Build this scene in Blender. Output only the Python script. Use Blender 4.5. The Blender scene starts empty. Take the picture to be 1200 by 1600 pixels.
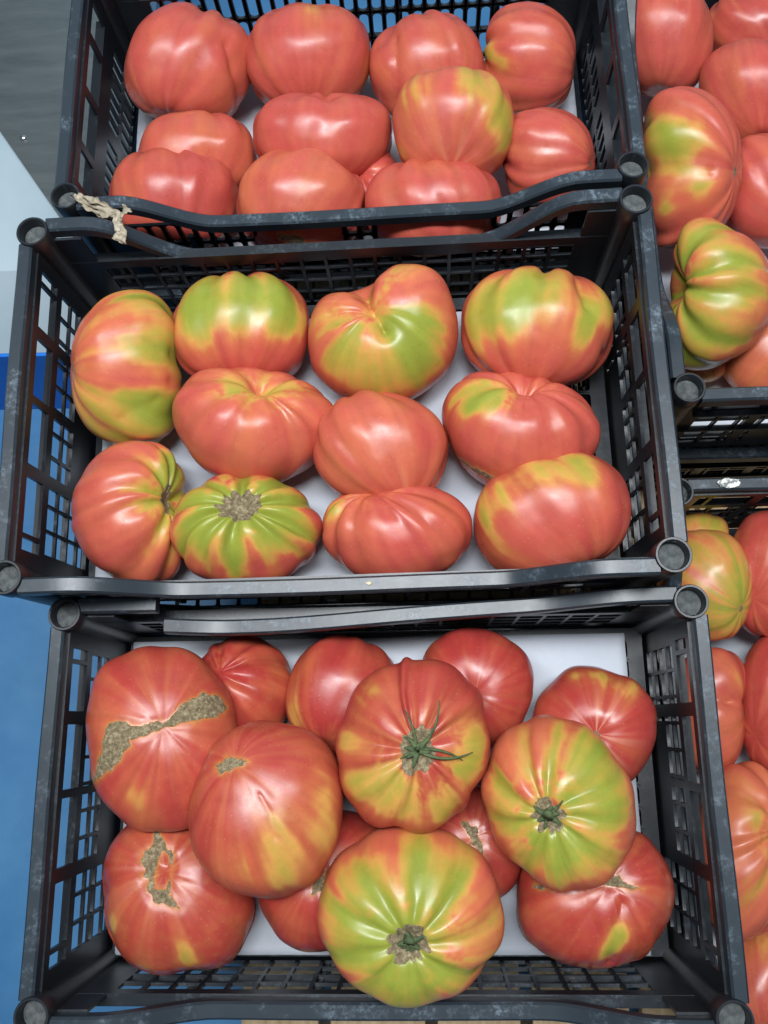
import bpy, bmesh, math, random
import numpy as np
from mathutils import Matrix, Vector

# ------------------------------------------------------------------ camera, world, light
scene = bpy.context.scene
C = scene.collection
F = 1300.0                       # focal length in pixels of the 1200x1600 picture
CZ = 1.07                        # camera height above the floor
PITCH, ROLL = math.radians(14.073), math.radians(3.143)
CAM_R = Matrix.Rotation(ROLL, 3, 'Y') @ Matrix.Rotation(PITCH, 3, 'X')
cam_data = bpy.data.cameras.new('camera')
cam_data.sensor_fit = 'VERTICAL'
cam_data.sensor_height = 24.0
cam_data.lens = 24.0 * F / 1600.0
cam_data.clip_start = 0.02
cam_data.clip_end = 100
cam = bpy.data.objects.new('camera', cam_data)
cam.matrix_world = Matrix.Translation((0, 0, CZ)) @ CAM_R.to_4x4()
C.objects.link(cam)
scene.camera = cam

world = bpy.data.worlds.new('World')
scene.world = world
world.use_nodes = True
bg = world.node_tree.nodes['Background']
bg.inputs['Color'].default_value = (0.72, 0.87, 1.0, 1)
bg.inputs['Strength'].default_value = 0.13


def area(name, loc, target, sx, sy, power, color):
    d = bpy.data.lights.new(name, 'AREA')
    d.shape = 'RECTANGLE'
    d.size, d.size_y = sx, sy
    d.energy = power
    d.color = color
    o = bpy.data.objects.new(name, d)
    o.location = loc
    o.rotation_euler = (Vector(target) - Vector(loc)).to_track_quat('-Z', 'Y').to_euler()
    C.objects.link(o)
    return o


# two ceiling tube fittings over the crates
area('ceiling_tube_light', (-0.33, 0.27, 2.0), (-0.05, 0.2, 0.4), 0.20, 1.0, 20.8, (0.95, 0.98, 1.0))
area('ceiling_tube_light', (0.26, 0.27, 2.0), (-0.05, 0.2, 0.4), 0.20, 1.0, 20.8, (0.95, 0.98, 1.0))

scene.view_settings.view_transform = 'Standard'
scene.view_settings.look = 'None'
scene.view_settings.exposure = 0.0
scene.view_settings.gamma = 1.0
scene.view_settings.use_curve_mapping = False
scene.cycles.max_bounces = 6
scene.cycles.use_denoising = True

rng = random.Random(7)


# ------------------------------------------------------------------ helpers
def ray(px, py):
    d = CAM_R @ Vector(((px - 600.0) / F, (800.0 - py) / F, -1.0))
    return d                                  # not normalised: depth along the optical axis = 1


def at(px, py, z):
    d = ray(px, py)
    t = (z - CZ) / d.z
    return Vector((d.x * t, d.y * t, z))


def lin(r, g, b):
    f = lambda c: (c / 255 / 12.92) if c / 255 <= 0.04045 else ((c / 255 + 0.055) / 1.055) ** 2.4
    return np.array([f(r), f(g), f(b)])


def new_obj(name, me, mat=None, parent=None):
    o = bpy.data.objects.new(name, me)
    C.objects.link(o)
    if mat is not None and not me.materials:
        me.materials.append(mat)
    if parent is not None:
        o.parent = parent
    return o


def empty(name, loc=(0, 0, 0), rot=(0, 0, 0)):
    o = bpy.data.objects.new(name, None)
    o.empty_display_size = 0.05
    o.location = loc
    o.rotation_euler = rot
    C.objects.link(o)
    return o


def tag(o, label=None, cat=None, group=None, kind=None):
    if label: o['label'] = label
    if cat: o['category'] = cat
    if group: o['group'] = group
    if kind: o['kind'] = kind
    return o


def bm_mesh(name, bm, smooth=False):
    bmesh.ops.recalc_face_normals(bm, faces=bm.faces)
    me = bpy.data.meshes.new(name)
    bm.to_mesh(me)
    bm.free()
    if smooth:
        me.polygons.foreach_set('use_smooth', [True] * len(me.polygons))
    return me


def bm_box(bm, x0, x1, y0, y1, z0, z1, bevel=0.0):
    r = bmesh.ops.create_cube(bm, size=1.0)
    for v in r['verts']:
        v.co.x = x0 + (v.co.x + 0.5) * (x1 - x0)
        v.co.y = y0 + (v.co.y + 0.5) * (y1 - y0)
        v.co.z = z0 + (v.co.z + 0.5) * (z1 - z0)
    if bevel:
        es = list({e for v in r['verts'] for e in v.link_edges})
        bmesh.ops.bevel(bm, geom=es, offset=bevel, segments=2, affect='EDGES', profile=0.6)


# -- numpy value noise
_perm = np.random.RandomState(3).rand(4096)


def vnoise(p, seed=0):
    p = np.asarray(p, float)
    i = np.floor(p).astype(np.int64)
    f = p - i
    f = f * f * (3 - 2 * f)
    out = np.zeros(len(p))
    for dx in (0, 1):
        for dy in (0, 1):
            for dz in (0, 1):
                h = ((i[:, 0] + dx) * 73856093) ^ ((i[:, 1] + dy) * 19349663) ^ ((i[:, 2] + dz) * 83492791) ^ (seed * 7919)
                w = (f[:, 0] if dx else 1 - f[:, 0]) * (f[:, 1] if dy else 1 - f[:, 1]) * (f[:, 2] if dz else 1 - f[:, 2])
                out += w * _perm[h & 4095]
    return out


def fnoise(p, seed=0, octs=3):
    s, a, t = 0.0, 1.0, 0.0
    for k in range(octs):
        s = s + a * vnoise(np.asarray(p) * 2 ** k, seed + 17 * k)
        t += a
        a *= 0.5
    return s / t


def sstep(a, b, x):
    t = np.clip((x - a) / (b - a), 0, 1)
    return t * t * (3 - 2 * t)


# ------------------------------------------------------------------ materials
def nt_mat(name):
    m = bpy.data.materials.new(name)
    m.use_nodes = True
    n = m.node_tree.nodes
    return m, n, m.node_tree.links, n['Principled BSDF']


def N(nodes, typ, **kw):
    n = nodes.new(typ)
    for k, v in kw.items():
        if hasattr(n, k):
            setattr(n, k, v)
        else:
            n.inputs[k].default_value = v
    return n


def ramp(nodes, stops):
    r = nodes.new('ShaderNodeValToRGB')
    e = r.color_ramp.elements
    while len(e) < len(stops):
        e.new(0.5)
    for el, (p, c) in zip(e, stops):
        el.position = p
        el.color = (*c, 1) if len(c) == 3 else c
    return r


def plastic_mat(name='black_plastic', dust=1.0, base=(0.0095, 0.0120, 0.0160)):
    m, n, l, b = nt_mat(name)
    tc = N(n, 'ShaderNodeTexCoord')
    geo = N(n, 'ShaderNodeNewGeometry')
    sep = N(n, 'ShaderNodeSeparateXYZ')
    l.new(geo.outputs['Normal'], sep.inputs[0])
    up = N(n, 'ShaderNodeMapRange')
    up.inputs['From Min'].default_value = 0.5
    up.inputs['From Max'].default_value = 0.95
    l.new(sep.outputs['Z'], up.inputs['Value'])
    n1 = N(n, 'ShaderNodeTexNoise', Scale=30.0, Detail=8.0, Roughness=0.7)
    l.new(geo.outputs['Position'], n1.inputs['Vector'])
    n2 = N(n, 'ShaderNodeTexNoise', Scale=260.0, Detail=4.0, Roughness=0.7)
    l.new(geo.outputs['Position'], n2.inputs['Vector'])
    r1 = ramp(n, [(0.50, (0, 0, 0)), (0.66, (1, 1, 1))])
    l.new(n1.outputs['Fac'], r1.inputs[0])
    r2 = ramp(n, [(0.46, (0.05, 0.05, 0.05)), (0.60, (1, 1, 1))])
    l.new(n2.outputs['Fac'], r2.inputs[0])
    mul = N(n, 'ShaderNodeMath', operation='MULTIPLY')
    l.new(r1.outputs[0], mul.inputs[0]); l.new(r2.outputs[0], mul.inputs[1])
    # scuffed, dusty upward faces, a thin film elsewhere
    m2 = N(n, 'ShaderNodeMath', operation='MULTIPLY_ADD')
    l.new(up.outputs[0], m2.inputs[0])
    m2.inputs[1].default_value = 0.42 * dust
    m2.inputs[2].default_value = 0.05 * dust
    m3 = N(n, 'ShaderNodeMath', operation='MULTIPLY')
    l.new(mul.outputs[0], m3.inputs[0]); l.new(m2.outputs[0], m3.inputs[1])
    film = N(n, 'ShaderNodeMath', operation='MULTIPLY_ADD')
    l.new(up.outputs[0], film.inputs[0])
    film.inputs[1].default_value = 0.055 * dust
    l.new(m3.outputs[0], film.inputs[2])
    mix = N(n, 'ShaderNodeMix', data_type='RGBA')
    l.new(film.outputs[0], mix.inputs[0])
    mix.inputs[6].default_value = (*base, 1)
    mix.inputs[7].default_value = (0.32, 0.42, 0.51, 1)
    l.new(mix.outputs[2], b.inputs['Base Color'])
    rr = N(n, 'ShaderNodeMapRange')
    l.new(n1.outputs['Fac'], rr.inputs['Value'])
    rr.inputs['To Min'].default_value = 0.24
    rr.inputs['To Max'].default_value = 0.46
    l.new(rr.outputs[0], b.inputs['Roughness'])
    bp = N(n, 'ShaderNodeBump', Strength=0.10, Distance=0.002)
    l.new(n1.outputs['Fac'], bp.inputs['Height'])
    l.new(bp.outputs[0], b.inputs['Normal'])
    return m


def tomato_mat():
    m, n, l, b = nt_mat('tomato_skin')
    col = N(n, 'ShaderNodeAttribute', attribute_name='skin')
    sc = N(n, 'ShaderNodeAttribute', attribute_name='scar')
    tc = N(n, 'ShaderNodeTexCoord')
    nz = N(n, 'ShaderNodeTexNoise', Scale=90.0, Detail=5.0, Roughness=0.65)
    l.new(tc.outputs['Object'], nz.inputs['Vector'])
    hv = N(n, 'ShaderNodeMapRange')
    hv.inputs['To Min'].default_value = 0.86
    hv.inputs['To Max'].default_value = 1.14
    l.new(nz.outputs['Fac'], hv.inputs['Value'])
    hsv = N(n, 'ShaderNodeHueSaturation')
    # faint pale pores
    vp = N(n, 'ShaderNodeTexVoronoi', Scale=210.0)
    l.new(tc.outputs['Object'], vp.inputs['Vector'])
    vr = ramp(n, [(0.05, (0.20, 0.20, 0.20)), (0.16, (0, 0, 0))])
    l.new(vp.outputs['Distance'], vr.inputs[0])
    pm = N(n, 'ShaderNodeMix', data_type='RGBA')
    l.new(vr.outputs[0], pm.inputs[0])
    l.new(col.outputs['Color'], pm.inputs[6])
    pm.inputs[7].default_value = (0.72, 0.42, 0.26, 1)
    l.new(pm.outputs[2], hsv.inputs['Color'])
    l.new(hv.outputs[0], hsv.inputs['Value'])
    # corky scar grain
    cn = N(n, 'ShaderNodeTexNoise', Scale=330.0, Detail=7.0, Roughness=0.75)
    l.new(tc.outputs['Object'], cn.inputs['Vector'])
    cr = ramp(n, [(0.30, (0.060, 0.045, 0.024)), (0.5, (0.200, 0.155, 0.088)), (0.70, (0.46, 0.39, 0.25))])
    l.new(cn.outputs['Fac'], cr.inputs[0])
    sr = ramp(n, [(0.45, (0, 0, 0)), (0.62, (1, 1, 1))])
    l.new(sc.outputs['Fac'], sr.inputs[0])
    mix = N(n, 'ShaderNodeMix', data_type='RGBA')
    l.new(sr.outputs[0], mix.inputs[0])
    l.new(hsv.outputs[0], mix.inputs[6])
    l.new(cr.outputs[0], mix.inputs[7])
    l.new(mix.outputs[2], b.inputs['Base Color'])
    rg = N(n, 'ShaderNodeMapRange')
    rg.inputs['To Min'].default_value = 0.28
    rg.inputs['To Max'].default_value = 0.9
    l.new(sr.outputs[0], rg.inputs['Value'])
    rn = N(n, 'ShaderNodeTexNoise', Scale=45.0, Detail=6.0, Roughness=0.7)
    l.new(tc.outputs['Object'], rn.inputs['Vector'])
    rv = N(n, 'ShaderNodeMapRange')
    rv.inputs['From Min'].default_value = 0.3
    rv.inputs['From Max'].default_value = 0.7
    rv.inputs['To Min'].default_value = 0.23
    rv.inputs['To Max'].default_value = 0.41
    l.new(rn.outputs['Fac'], rv.inputs['Value'])
    l.new(rv.outputs[0], rg.inputs['To Min'])
    l.new(rg.outputs[0], b.inputs['Roughness'])
    b.inputs['Subsurface Weight'].default_value = 0.10
    b.inputs['Subsurface Radius'].default_value = (1.0, 0.35, 0.15)
    b.inputs['Subsurface Scale'].default_value = 0.006
    b.inputs['IOR'].default_value = 1.45
    f2 = N(n, 'ShaderNodeTexNoise', Scale=700.0, Detail=2.0)
    l.new(tc.outputs['Object'], f2.inputs['Vector'])
    add = N(n, 'ShaderNodeMath', operation='MULTIPLY_ADD')
    l.new(cn.outputs['Fac'], add.inputs[0])
    l.new(sr.outputs[0], add.inputs[1])
    m5 = N(n, 'ShaderNodeMath', operation='MULTIPLY')
    l.new(f2.outputs['Fac'], m5.inputs[0]); m5.inputs[1].default_value = 0.05
    l.new(m5.outputs[0], add.inputs[2])
    bp = N(n, 'ShaderNodeBump', Strength=0.5, Distance=0.0012)
    l.new(add.outputs[0], bp.inputs['Height'])
    l.new(bp.outputs[0], b.inputs['Normal'])
    return m


def simple_mat(name, c1, c2, scale, rough=0.7, bump=0.1, dist=0.002, detail=5.0, stretch=None, metallic=0.0, lo=0.3, hi=0.7):
    m, n, l, b = nt_mat(name)
    tc = N(n, 'ShaderNodeTexCoord')
    src = tc.outputs['Object']
    if stretch:
        mp = N(n, 'ShaderNodeMapping')
        mp.inputs['Scale'].default_value = stretch
        l.new(src, mp.inputs['Vector'])
        src = mp.outputs[0]
    nz = N(n, 'ShaderNodeTexNoise', Scale=scale, Detail=detail, Roughness=0.62)
    l.new(src, nz.inputs['Vector'])
    r = ramp(n, [(lo, c1), (hi, c2)])
    l.new(nz.outputs['Fac'], r.inputs[0])
    l.new(r.outputs[0], b.inputs['Base Color'])
    b.inputs['Roughness'].default_value = rough
    b.inputs['Metallic'].default_value = metallic
    bp = N(n, 'ShaderNodeBump', Strength=bump, Distance=dist)
    l.new(nz.outputs['Fac'], bp.inputs['Height'])
    l.new(bp.outputs[0], b.inputs['Normal'])
    return m


M_PLASTIC = plastic_mat('black_plastic', 0.28)
M_DUSTY = plastic_mat('dusty_black_plastic', 0.9)
M_RIM = plastic_mat('scuffed_black_plastic', 0.75, (0.014, 0.021, 0.029))
M_CUPDUST = simple_mat('dust_in_cup', (0.022, 0.030, 0.036), (0.13, 0.14, 0.14), 160, 0.9, 0.3)
M_TOMATO = tomato_mat()
M_PAPER = simple_mat('white_paper', (0.50, 0.55, 0.63), (0.64, 0.68, 0.75), 9, 0.8, 0.35, 0.006, 8.0)
M_FLOOR = simple_mat('blue_floor_paint', (0.038, 0.175, 0.40), (0.080, 0.255, 0.48), 9, 0.5, 0.10, 0.002, 10.0)
M_SKIRT = simple_mat('blue_plastic_skirting', (0.006, 0.16, 0.72), (0.012, 0.21, 0.80), 4, 0.4, 0.03)
M_WALL = simple_mat('white_wall_panel', (0.36, 0.47, 0.54), (0.46, 0.56, 0.62), 5, 0.5, 0.05)
M_STEEL = simple_mat('dull_steel', (0.16, 0.19, 0.20), (0.25, 0.28, 0.285), 9, 0.42, 0.05, 0.002, 6.0, (1, 6, 1), 0.75)
M_WOOD = simple_mat('pale_pallet_wood', (0.40, 0.28, 0.15), (0.62, 0.47, 0.29), 24, 0.75, 0.2, 0.002, 6.0, (6, 0.6, 6))
M_CALYX = simple_mat('dry_green_calyx', (0.030, 0.055, 0.022), (0.11, 0.15, 0.06), 220, 0.8, 0.4)
M_CORK = simple_mat('corky_stem_ring', (0.20, 0.16, 0.08), (0.42, 0.36, 0.22), 300, 0.9, 0.5)
M_TAPE = simple_mat('crumpled_beige_tape', (0.22, 0.18, 0.12), (0.52, 0.46, 0.36), 110, 0.6, 0.6, 0.003)
M_STICKER = simple_mat('torn_sticker', (0.20, 0.22, 0.22), (0.85, 0.87, 0.80), 190, 0.85, 0.5, lo=0.45, hi=0.55)
M_SEED = simple_mat('pale_seed', (0.6, 0.5, 0.3), (0.8, 0.7, 0.5), 300, 0.7)
M_SCREW = simple_mat('screw_metal', (0.5, 0.5, 0.5), (0.7, 0.7, 0.68), 200, 0.3, 0.05, metallic=1.0)

# ------------------------------------------------------------------ crates
W, D, H = 0.470, 0.2748, 0.133        # cup spacing and inside depth
BOT = -0.150                          # underside


def panel_mesh(name, us, vs, hole, thick, bevel=0.0016):
    """Flat moulded panel in the (u, v) plane with real openings; us/vs grid lines, hole(i, j) True where open."""
    bm = bmesh.new()
    nu, nv = len(us) - 1, len(vs) - 1
    solid = [[not hole(i, j) for j in range(nv)] for i in range(nu)]
    vt = {}

    def V(i, j, k):
        if (i, j, k) not in vt:
            vt[(i, j, k)] = bm.verts.new((us[i], vs[j], thick / 2 if k else -thick / 2))
        return vt[(i, j, k)]
    S = lambda i, j: 0 <= i < nu and 0 <= j < nv and solid[i][j]
    for i in range(nu):
        for j in range(nv):
            if not solid[i][j]:
                continue
            bm.faces.new([V(i, j, 1), V(i + 1, j, 1), V(i + 1, j + 1, 1), V(i, j + 1, 1)])
            bm.faces.new([V(i, j, 0), V(i, j + 1, 0), V(i + 1, j + 1, 0), V(i + 1, j, 0)])
            if not S(i - 1, j): bm.faces.new([V(i, j, 0), V(i, j, 1), V(i, j + 1, 1), V(i, j + 1, 0)])
            if not S(i + 1, j): bm.faces.new([V(i + 1, j, 1), V(i + 1, j, 0), V(i + 1, j + 1, 0), V(i + 1, j + 1, 1)])
            if not S(i, j - 1): bm.faces.new([V(i, j, 0), V(i + 1, j, 0), V(i + 1, j, 1), V(i, j, 1)])
            if not S(i, j + 1): bm.faces.new([V(i, j + 1, 1), V(i + 1, j + 1, 1), V(i + 1, j + 1, 0), V(i, j + 1, 0)])
    if bevel:
        es = []
        for (i, j, k), v in vt.items():
            if k:
                continue
            cnt = [S(i - 1, j - 1), S(i, j - 1), S(i - 1, j), S(i, j)]
            if sum(cnt) == 3:                     # inner corner of an opening
                w = vt.get((i, j, 1))
                e = bm.edges.get((v, w))
                if e:
                    es.append(e)
        if es:
            bmesh.ops.bevel(bm, geom=es, offset=bevel, segments=2, affect='EDGES', profile=0.5, clamp_overlap=True)
    return bm


def lines(start, stop, pitch, bar):
    """alternating bar / opening grid lines from start to stop"""
    n = max(1, round((stop - start - bar) / pitch))
    p = (stop - start - bar) / n
    out = []
    for k in range(n):
        out += [start + k * p, start + k * p + bar]
    out += [stop - bar, stop]
    return out


def place_panel(bm, axis, offset, sign):
    """(u, v, w) -> crate coordinates; axis 'y': wall across x=offset ; axis 'x': wall across y=offset; 'z': floor"""
    for v in bm.verts:
        u, w, t = v.co
        if axis == 'y':
            v.co = (offset + t * sign, u, w)
        elif axis == 'x':
            v.co = (u, offset + t * sign, w)
        else:
            v.co = (u, w, offset + t)


def end_wall_bm(style, side):
    y0, y1 = -D / 2 + 0.008, D / 2 - 0.008
    L = y1 - y0
    top, rail0, rail1 = -0.010, -0.0465, -0.0560
    if style == 'grid':
        big = [0.105, 0.30, 0.52, 0.735, 0.90]
        barw = [0.0035, 0.010, 0.006, 0.010, 0.0035]
        cols = lines(y0 + 0.016, y1 - 0.016, 0.0196, 0.0026)
        us = sorted({round(c, 5) for c in cols + [y0, y1]} | {round(y0 + L * f + s * w / 2, 5) for f, w in zip(big, barw) for s in (-1, 1)})
        vs = [BOT + 0.003, -0.1350, -0.1175, -0.1145, -0.0970, -0.0940, -0.0765, -0.0735, rail1, rail0, -0.0185, top]
        col_open = [(cols[k], cols[k + 1]) for k in range(1, len(cols) - 1, 2)]
        bigbars = [(y0 + L * f - w / 2, y0 + L * f + w / 2) for f, w in zip(big, barw)]
        thick_only = [bigbars[1], bigbars[2], bigbars[3]]

        def hole(i, j):
            um = (us[i] + us[i + 1]) / 2
            vm = (vs[j] + vs[j + 1]) / 2
            if um < y0 + 0.016 or um > y1 - 0.016:
                return False
            if rail0 < vm < -0.0185:
                return not any(a < um < b for a, b in bigbars)
            if vm > rail1 or vm < -0.1350:
                return False
            if any(a < um < b for a, b in thick_only):
                return False
            if abs(um) < 0.045 and vm < -0.0970:
                return False
            if not any(a < um < b for a, b in col_open):
                return False
            return (-0.1350 < vm < -0.1175) or (-0.1145 < vm < -0.0970) or (-0.0940 < vm < -0.0765) or (-0.0735 < vm < rail1)
        bm = panel_mesh('end_wall', us, vs, hole, 0.0026, 0.0014)
        ledges = [(-0.0512, 0.0050), (-0.0955, 0.0025)]
    else:
        cols = lines(y0 + 0.020, y1 - 0.020, 0.0125, 0.0042)
        big = [0.25, 0.5, 0.75]
        us = sorted({round(c, 5) for c in cols + [y0, y1]} | {round(y0 + L * f + s * 0.004, 5) for f in big for s in (-1, 1)})
        vs = [BOT + 0.003, -0.132, -0.104, -0.099, -0.072, -0.067, -0.054, -0.047, -0.0185, top]
        col_open = [(cols[k], cols[k + 1]) for k in range(1, len(cols) - 1, 2)]
        bigbars = [(y0 + L * f - 0.004, y0 + L * f + 0.004) for f in big]

        def hole(i, j):
            um = (us[i] + us[i + 1]) / 2
            vm = (vs[j] + vs[j + 1]) / 2
            if um < y0 + 0.020 or um > y1 - 0.020:
                return False
            if any(a < um < b for a, b in bigbars):
                return False
            if -0.047 < vm < -0.0185:
                return True
            if not any(a < um < b for a, b in col_open):
                return False
            return (-0.132 < vm < -0.104) or (-0.099 < vm < -0.072)
        bm = panel_mesh('end_wall', us, vs, hole, 0.0026, 0.0030)
        ledges = [(-0.0505, 0.0075), (-0.0695, 0.004)]
    place_panel(bm, 'y', side * W / 2, side)
    for z, d in ledges:                              # outward stiffening ribs
        x0, x1 = side * (W / 2 + 0.0013), side * (W / 2 + 0.0013 + d)
        bm_box(bm, min(x0, x1), max(x0, x1), y0 + 0.010, y1 - 0.010, z - 0.0012, z + 0.0012)
    return bm


def side_wall_bm(style, side):
    x0, x1 = -W / 2 + 0.008, W / 2 - 0.008
    rail0, rail1 = (-0.0470, -0.0580) if style == 'grid' else (-0.0450, -0.0470)
    if style == 'grid':
        cols = lines(x0 + 0.026, x1 - 0.026, 0.0205, 0.0028)
        us = [x0] + cols + [x1]
        vs = [BOT + 0.003, -0.1350, -0.1175, -0.1145, -0.0970, -0.0940, -0.0765, -0.0735, rail1, rail0]

        def hole(i, j):
            um = (us[i] + us[i + 1]) / 2
            vm = (vs[j] + vs[j + 1]) / 2
            if um < x0 + 0.026 or um > x1 - 0.026 or vm < -0.1350 or vm > rail1:
                return False
            if i % 2 == 1:
                return False
            return any(a < vm < b for a, b in ((-0.1350, -0.1175), (-0.1145, -0.0970), (-0.0940, -0.0765), (-0.0735, rail1)))
        bm = panel_mesh('side_wall', us, vs, hole, 0.0026, 0.0012)
        ledges = [(-0.0500, 0.0065), (-0.0955, 0.0035)]
    else:
        cols = lines(x0 + 0.030, x1 - 0.030, 0.0134, 0.0046)
        us = [x0] + cols + [x1]
        vs = [BOT + 0.003, -0.136, -0.109, -0.1045, -0.0775, -0.0730, rail1, rail0]

        def hole(i, j):
            um = (us[i] + us[i + 1]) / 2
            vm = (vs[j] + vs[j + 1]) / 2
            if um < x0 + 0.030 or um > x1 - 0.030 or i % 2 == 1:
                return False
            if (i // 2) % 9 == 4 and False:
                return False
            return (-0.136 < vm < -0.109) or (-0.1045 < vm < -0.0775) or (-0.0730 < vm < rail1)
        bm = panel_mesh('side_wall', us, vs, hole, 0.0026, 0.0034)
        ledges = [(-0.1067, 0.003)]
    place_panel(bm, 'x', side * D / 2, side)
    for z, d in ledges:
        a, b = side * (D / 2 + 0.0013), side * (D / 2 + 0.0013 + d)
        bm_box(bm, x0 + 0.012, x1 - 0.012, min(a, b), max(a, b), z - 0.0012, z + 0.0012)
    # high corner webs, which the dipped edge runs into
    for s in (-1, 1):
        a, b = s * (W / 2 - 0.0088), s * (W / 2 - 0.034)
        y = side * D / 2
        bm_box(bm, min(a, b), max(a, b), y - 0.0011, y + 0.0011, rail0 + 0.0004, -0.012)
    # broad upright ribs on the outside
    for f in (-0.31, -0.105, 0.105, 0.31):
        a, b = side * (D / 2 + 0.0015), side * (D / 2 + 0.0050)
        bm_box(bm, f * W - 0.0024, f * W + 0.0024, min(a, b), max(a, b), BOT + 0.012, -0.0600)
    return bm


def floor_bm():
    x0, x1, y0, y1 = -W / 2 + 0.004, W / 2 - 0.004, -D / 2 + 0.004, D / 2 - 0.004
    us = [x0] + lines(x0 + 0.010, x1 - 0.010, 0.0215, 0.0034) + [x1]
    vs = [y0] + lines(y0 + 0.008, y1 - 0.008, 0.0172, 0.0034) + [y1]

    def hole(i, j):
        return 0 < i < len(us) - 2 and 0 < j < len(vs) - 2 and i % 2 == 0 and j % 2 == 0
    bm = panel_mesh('floor_grid', us, vs, hole, 0.004, 0.002)
    place_panel(bm, 'z', -0.1385, 1)
    return bm


def sweep(bm, pts, half_w, h, inward, lip=0.0):
    """box section swept along a list of points (x, y, z); inward(k) horizontal unit vector"""
    rings = []
    b = 0.0016
    prof = [(-half_w, -h), (-half_w, -b), (-half_w + b, 0), (half_w - b, 0), (half_w, -b), (half_w, -h)]
    for k, p in enumerate(pts):
        n = inward
        rings.append([bm.verts.new((p[0] + n[0] * a, p[1] + n[1] * a, p[2] + c)) for a, c in prof])
    for r0, r1 in zip(rings, rings[1:]):
        for k in range(len(prof)):
            bm.faces.new([r0[k], r0[(k + 1) % len(prof)], r1[(k + 1) % len(prof)], r1[k]])
    bm.faces.new(rings[0]); bm.faces.new(list(reversed(rings[-1])))


def dip_z(u, dip=0.034, a=0.040, b=0.120):
    d = W / 2 - abs(u)
    return -dip * float(sstep(a, b, d))


def edge_long_bm(side, dip=0.034, x_from=None, x_to=None, shift=None, wob=0.0):
    y = side * (D / 2 + 0.0065)
    a = -W / 2 + 0.0095 if x_from is None else x_from
    b = W / 2 - 0.0095 if x_to is None else x_to
    bm = bmesh.new()
    pts = []
    for k in range(49):
        u = a + (b - a) * k / 48
        dy, dz = shift(u) if shift else (0, 0)
        pts.append((u, y + dy + wob * math.sin(u * 23 + side), -0.0004 + dip_z(u, dip) + dz + wob * 0.6 * math.sin(u * 31)))
    sweep(bm, pts, 0.0060, 0.0105, (0, 1))
    return bm


def edge_short_bm(side):
    bm = bmesh.new()
    x = side * (W / 2 + 0.0060)
    pts = [(x + 0.0004 * math.sin(k * 0.35), -D / 2 + 0.0095 + (D - 0.019) * k / 24, -0.0006) for k in range(25)]
    sweep(bm, pts, 0.0056, 0.0135, (1, 0))
    return bm


def post_bm():
    prof = [(0.0100, -0.0130), (0.0102, 0.0006), (0.0108, 0.0014), (0.0122, 0.0014), (0.0128, 0.0004), (0.0128, -0.014),
            (0.0116, -0.020), (0.0108, BOT + 0.004), (0.0100, BOT)]
    bm = bmesh.new()
    seg = 28
    rings = [[bm.verts.new((r * math.cos(2 * math.pi * k / seg), r * math.sin(2 * math.pi * k / seg), z)) for k in range(seg)] for r, z in prof]
    for r0, r1 in zip(rings, rings[1:]):
        for k in range(seg):
            bm.faces.new([r0[k], r0[(k + 1) % seg], r1[(k + 1) % seg], r1[k]])
    bm.faces.new(rings[-1])
    return bm


def cup_bm():
    bm = bmesh.new()
    bmesh.ops.create_circle(bm, cap_ends=True, segments=24, radius=0.0099)
    for v in bm.verts:
        v.co.z = 0
    r = bmesh.ops.extrude_face_region(bm, geom=list(bm.faces))
    for v in [g for g in r['geom'] if isinstance(g, bmesh.types.BMVert)]:
        v.co.z = -0.002
    return bm


def auto_smooth(me, deg=35):
    me.polygons.foreach_set('use_smooth', [True] * len(me.polygons))
    bm = bmesh.new(); bm.from_mesh(me)
    lim = math.radians(deg)
    for e in bm.edges:
        if len(e.link_faces) == 2 and e.calc_face_angle(0) > lim:
            e.smooth = False
    bm.to_mesh(me); bm.free()
    return me


MESH = {}
D_GRID, D_SLOT = D, 0.248
for style in ('grid', 'slot'):
    D = D_SLOT if style == 'slot' else D_GRID
    for s in (-1, 1):
        MESH['end', style, s] = auto_smooth(bm_mesh('end_wall', end_wall_bm(style, s)))
        MESH['side', style, s] = auto_smooth(bm_mesh('side_wall', side_wall_bm(style, s)))
        for dp in (0.0345, 0.043, 0.055):
            MESH['long', style, s, dp] = auto_smooth(bm_mesh('long_edge', edge_long_bm(s, dp, wob=0.0004)))
        MESH['short', style, s] = auto_smooth(bm_mesh('short_edge', edge_short_bm(s)))
    MESH['floor', style] = auto_smooth(bm_mesh('floor_grid', floor_bm()))
D = D_GRID
MESH['post'] = auto_smooth(bm_mesh('corner_post', post_bm()))
MESH['cup'] = bm_mesh('cup_floor', cup_bm())

TILT = {}


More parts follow.
